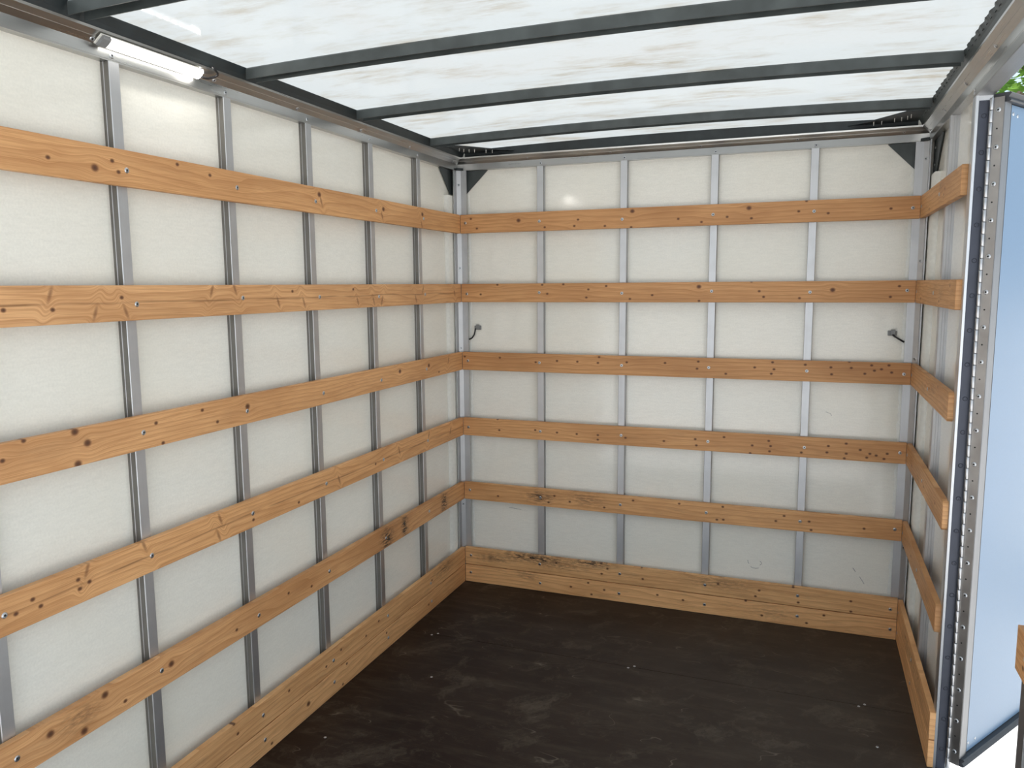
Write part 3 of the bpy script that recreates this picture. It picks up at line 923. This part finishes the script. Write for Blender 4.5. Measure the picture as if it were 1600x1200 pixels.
ST_B = {4: [(0.43, 0.0, 0.07, 0.03, 1.0), (0.68, 0.01, 0.08, 0.035, 0.6)], 5: [(0.40, 0.03, 0.16, 0.022, 1.3), (0.72, 0.04, 0.10, 0.016, 1.2), (0.16, 0.0, 0.10, 0.02, 0.7), (0.55, 0.0, 0.12, 0.02, 0.5), (1.35, 0.02, 0.15, 0.03, 0.5)],
        6: [(0.36, 0.03, 0.06, 0.02, 0.7), (1.6, 0.0, 0.1, 0.03, 0.4)]}
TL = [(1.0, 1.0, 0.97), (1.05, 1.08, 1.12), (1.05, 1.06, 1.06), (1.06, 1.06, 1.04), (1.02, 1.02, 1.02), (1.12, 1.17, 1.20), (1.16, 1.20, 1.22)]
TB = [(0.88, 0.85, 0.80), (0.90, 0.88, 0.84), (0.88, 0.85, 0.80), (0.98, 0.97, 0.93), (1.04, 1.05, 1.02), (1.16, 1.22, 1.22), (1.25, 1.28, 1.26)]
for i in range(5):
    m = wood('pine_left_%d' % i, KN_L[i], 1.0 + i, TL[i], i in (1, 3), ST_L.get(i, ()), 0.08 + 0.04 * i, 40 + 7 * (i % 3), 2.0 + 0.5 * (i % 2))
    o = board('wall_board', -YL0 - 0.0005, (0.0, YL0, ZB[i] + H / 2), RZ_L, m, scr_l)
    tag(o, lab_l[i], 'board', 'long pine boards on the left wall')
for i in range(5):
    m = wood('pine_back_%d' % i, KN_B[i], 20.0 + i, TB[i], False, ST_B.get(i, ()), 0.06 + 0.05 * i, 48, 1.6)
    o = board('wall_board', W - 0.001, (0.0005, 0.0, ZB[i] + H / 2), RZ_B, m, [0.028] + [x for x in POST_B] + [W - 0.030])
    tag(o, lab_b[i], 'board', 'pine boards across the back wall')
END_R = [-0.945, -0.975, -0.966, -0.990, -0.976]
for i in range(5):
    r = random.Random(90 + i)
    kn = [(r.uniform(0.1, 0.9), r.uniform(-0.04, 0.04), 0) for _ in range(3)]
    m = wood('pine_right_%d' % i, kn, 40.0 + i, (0.92, 0.93, 0.92), False, [(r.uniform(0.3, 0.8), r.uniform(-0.03, 0.03), 0.05, 0.02, 0.4)], 0.35, 60, 1.2)
    L = -END_R[i] - 0.0005
    bm = bmesh.new()
    e = 0.010 if i in (2, 3) else 0.004
    prism(bm, [(0, -H / 2), (L - e, -H / 2), (L, -H / 2 + e), (L, H / 2 - e), (L - e, H / 2), (0, H / 2)], lambda p: (p[0], 0.0, p[1]), lambda p: (p[0], 0.0195, p[1]))
    bmesh.ops.bevel(bm, geom=bm.edges[:], offset=0.0016, segments=2, affect='EDGES')
    o = mk('wall_board', bm, m, None, (W, -0.0005, ZB[i] + H / 2), (0, 0, RZ_R))
    mk('screw', ME_screw, None, o, (0.507, 0.0004, 0.0))
    mk('screw', ME_screw, None, o, (0.028, 0.0004, 0.0))
    tag(o, lab_r[i], 'board', 'short pine boards on the right wall')
# the board that starts again past the door opening
m = wood('pine_near_right', [(0.06, -0.02, 0), (0.3, 0.01, 1)], 61.0, (0.95, 0.93, 0.9), False, (), 0.2)
o = board('wall_board', 0.97, (W, -1.958, ZB[3] + H / 2), RZ_R, m, [0.075, 0.5])
tag(o, 'pine board end entering at the right edge of the photo, past the door', 'board')

# skirting: two boards on edge, one above the other, along each wall
for side in ('left', 'back', 'right'):
    L = {'left': -YL0 - 0.0005, 'back': W - 0.001, 'right': 0.998}[side]
    loc = {'left': (0.0, YL0, 0), 'back': (0.0005, 0.0, 0), 'right': (W, -0.0005, 0)}[side]
    rz = {'left': RZ_L, 'back': RZ_B, 'right': RZ_R}[side]
    base = bpy.data.objects.new('baseboard_' + side, None)
    COL.objects.link(base)
    base.location = loc
    base.rotation_euler = (0, 0, rz)
    base['kind'] = 'structure'
    base['label'] = {'left': 'two stacked pine planks along the foot of the left wall', 'back': 'two stacked stained pine planks along the foot of the back wall',
                     'right': 'two stacked short pine planks along the foot of the right wall'}[side]
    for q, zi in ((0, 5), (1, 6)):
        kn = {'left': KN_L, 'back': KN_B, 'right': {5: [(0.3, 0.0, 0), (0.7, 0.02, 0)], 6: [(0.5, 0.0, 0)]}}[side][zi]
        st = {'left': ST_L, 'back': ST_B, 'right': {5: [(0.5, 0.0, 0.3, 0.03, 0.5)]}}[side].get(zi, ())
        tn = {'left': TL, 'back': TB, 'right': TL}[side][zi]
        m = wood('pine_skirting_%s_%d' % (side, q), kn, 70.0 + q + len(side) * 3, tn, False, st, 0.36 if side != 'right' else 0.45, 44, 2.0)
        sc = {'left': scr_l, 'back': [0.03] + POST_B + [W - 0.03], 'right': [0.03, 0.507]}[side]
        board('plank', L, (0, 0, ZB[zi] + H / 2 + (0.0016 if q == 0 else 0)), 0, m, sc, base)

# ------------------------------------------------------------------ lamp on the left rail
nrm = Vector((0.588, 0, -0.809))           # normal of the sloping rail face
tng = Vector((0.809, 0, 0.588))
LC = Vector((XL + 0.0455, 0, 2.2435)) + nrm * 0.0024
LY0, LY1 = -2.195, -1.845

def lp(t, h, y):
    p = LC + tng * t + nrm * h
    return (p.x, y, p.z)
bm = bmesh.new()
prism(bm, [(-0.0165, 0), (0.0165, 0), (0.0165, 0.0035), (-0.0165, 0.0035)], lambda p: lp(p[0], p[1], LY0), lambda p: lp(p[0], p[1], LY1))
lamp = tag(mk('strip_lamp', bm, M_seal), 'lit white strip lamp under the left top rail', 'lamp')
bm = bmesh.new()
cv = [(-0.0155, 0.0036), (0.0155, 0.0036), (0.0150, 0.0095), (0.0110, 0.0130), (0.0, 0.0140), (-0.0110, 0.0130), (-0.0150, 0.0095)]
prism(bm, cv, lambda p: lp(p[0], p[1], LY0 + 0.028), lambda p: lp(p[0], p[1], LY1 - 0.006))
mk('diffuser', bm, M_diff, lamp)
NCH = 11
for i in range(NCH):
    y = LY0 + 0.045 + i * (LY1 - LY0 - 0.07) / (NCH - 1)
    bm = bmesh.new()
    prism(bm, [(-0.005, 0.0037), (0.005, 0.0037), (0.004, 0.0060), (-0.004, 0.0060)], lambda p: lp(p[0], p[1], y - 0.005), lambda p: lp(p[0], p[1], y + 0.005))
    mk('light_chip', bm, M_chip, lamp)
for y0, y1 in ((LY0 + 0.004, LY0 + 0.0275), (LY1 - 0.0055, LY1 + 0.004)):
    bm = bmesh.new()
    prism(bm, [(a * 1.06, b) for a, b in cv], lambda p: lp(p[0], p[1], y0), lambda p: lp(p[0], p[1], y1))
    mk('end_cap', bm, M_clip if y0 < -2 else M_lampend, lamp)
bm = bmesh.new()
pts = [lp(-0.002, 0.006, LY1 + 0.004), lp(-0.006, 0.008, LY1 + 0.022), lp(-0.004, 0.007, LY1 + 0.042), lp(0.006, 0.005, LY1 + 0.060), lp(0.016, 0.005, LY1 + 0.066), lp(0.024, 0.006, LY1 + 0.058), lp(0.031, 0.004, LY1 + 0.040), lp(0.036, 0.001, LY1 + 0.03)]
tube(bm, pts, 0.0034, 8)
mk('cable', bm, M_cable, lamp, smooth=True)

# ------------------------------------------------------------------ cable stubs on the back wall
def stub(pts, clip, label):
    bm = bmesh.new()
    tube(bm, pts, 0.0038, 8)
    o = tag(mk('cable_stub', bm, M_cable, smooth=True), label, 'cable')
    x, z = clip
    bm = bmesh.new()
    box(bm, x - 0.018, x + 0.018, YB - 0.012, YB - 0.0002, z - 0.012, z + 0.010, 0.003)
    box(bm, x - 0.006, x + 0.012, YB - 0.020, YB - 0.012, z - 0.006, z + 0.016, 0.002)
    mk('clip', bm, M_clip, o)
    return o
stub([(0.014, YB - 0.006, 1.331), (0.026, YB - 0.008, 1.328), (0.042, YB - 0.010, 1.336), (0.054, YB - 0.012, 1.352), (0.060, YB - 0.013, 1.372), (0.062, YB - 0.013, 1.386)], (0.074, 1.391), 'short black cable stub with a clip on the back wall by the left corner')
stub([(2.105, YB - 0.006, 1.352), (2.085, YB - 0.010, 1.364), (2.066, YB - 0.013, 1.376), (2.058, YB - 0.013, 1.384)], (2.056, 1.391), 'short black cable stub with a clip on the back wall by the right corner')

# ------------------------------------------------------------------ outside
bm = bmesh.new()
box(bm, -60, 60, -60, 60, -0.65, -0.50)
struct('ground', bm, M_ground, 'bright pale paving outside the truck')

def tree(base, height, crown_c, crown_r, seed, label):
    r = random.Random(seed)
    root = bpy.data.objects.new('tree', None)
    COL.objects.link(root)
    root.location = base
    tag(root, label, 'tree')
    bm = bmesh.new()
    c = Vector(crown_c) - Vector(base)
    tube(bm, [(0, 0, 0), (0.05, 0.03, height * 0.3), (0.0, 0.05, height * 0.55), c], 0.11, 10)
    for k in range(10):
        a = 2 * math.pi * k / 10
        q = c + Vector((math.cos(a), math.sin(a), r.uniform(-0.4, 0.7))) * crown_r * 0.75
        tube(bm, [c * 0.75, (c * 0.75 + q) / 2 + Vector((0, 0, 0.1)), q], 0.025, 6)
    mk('trunk', bm, M_bark, root)
    bm = bmesh.new()
    for k in range(5200):
        d = Vector((r.gauss(0, 1), r.gauss(0, 1), r.gauss(0, 1))).normalized()
        rad = crown_r * (r.random() ** 0.4) * (0.82 + 0.22 * math.sin(d.x * 5 + 1) * math.sin(d.z * 6) + 0.12 * math.sin(d.y * 9))
        p = c + d * rad
        s = r.uniform(0.035, 0.06)
        M = Matrix.Translation(p) @ Matrix.Rotation(r.uniform(0, 6.28), 4, 'Z') @ Matrix.Rotation(r.uniform(0, 3.1), 4, 'X')
        vs = [bm.verts.new(M @ Vector(v)) for v in ((-s, 0, 0), (0, -s * 0.5, s * 0.15), (s, 0, 0), (0, s * 0.5, s * 0.15))]
        bm.faces.new(vs)
    f = mk('foliage', bm, M_leafgreen, root)
    f['kind'] = 'stuff'
tree((3.97, 4.3, -0.5), 3.4, (3.97, 4.3, 3.45), 1.25, 5, 'leafy green tree outside, its edge showing above the open door')
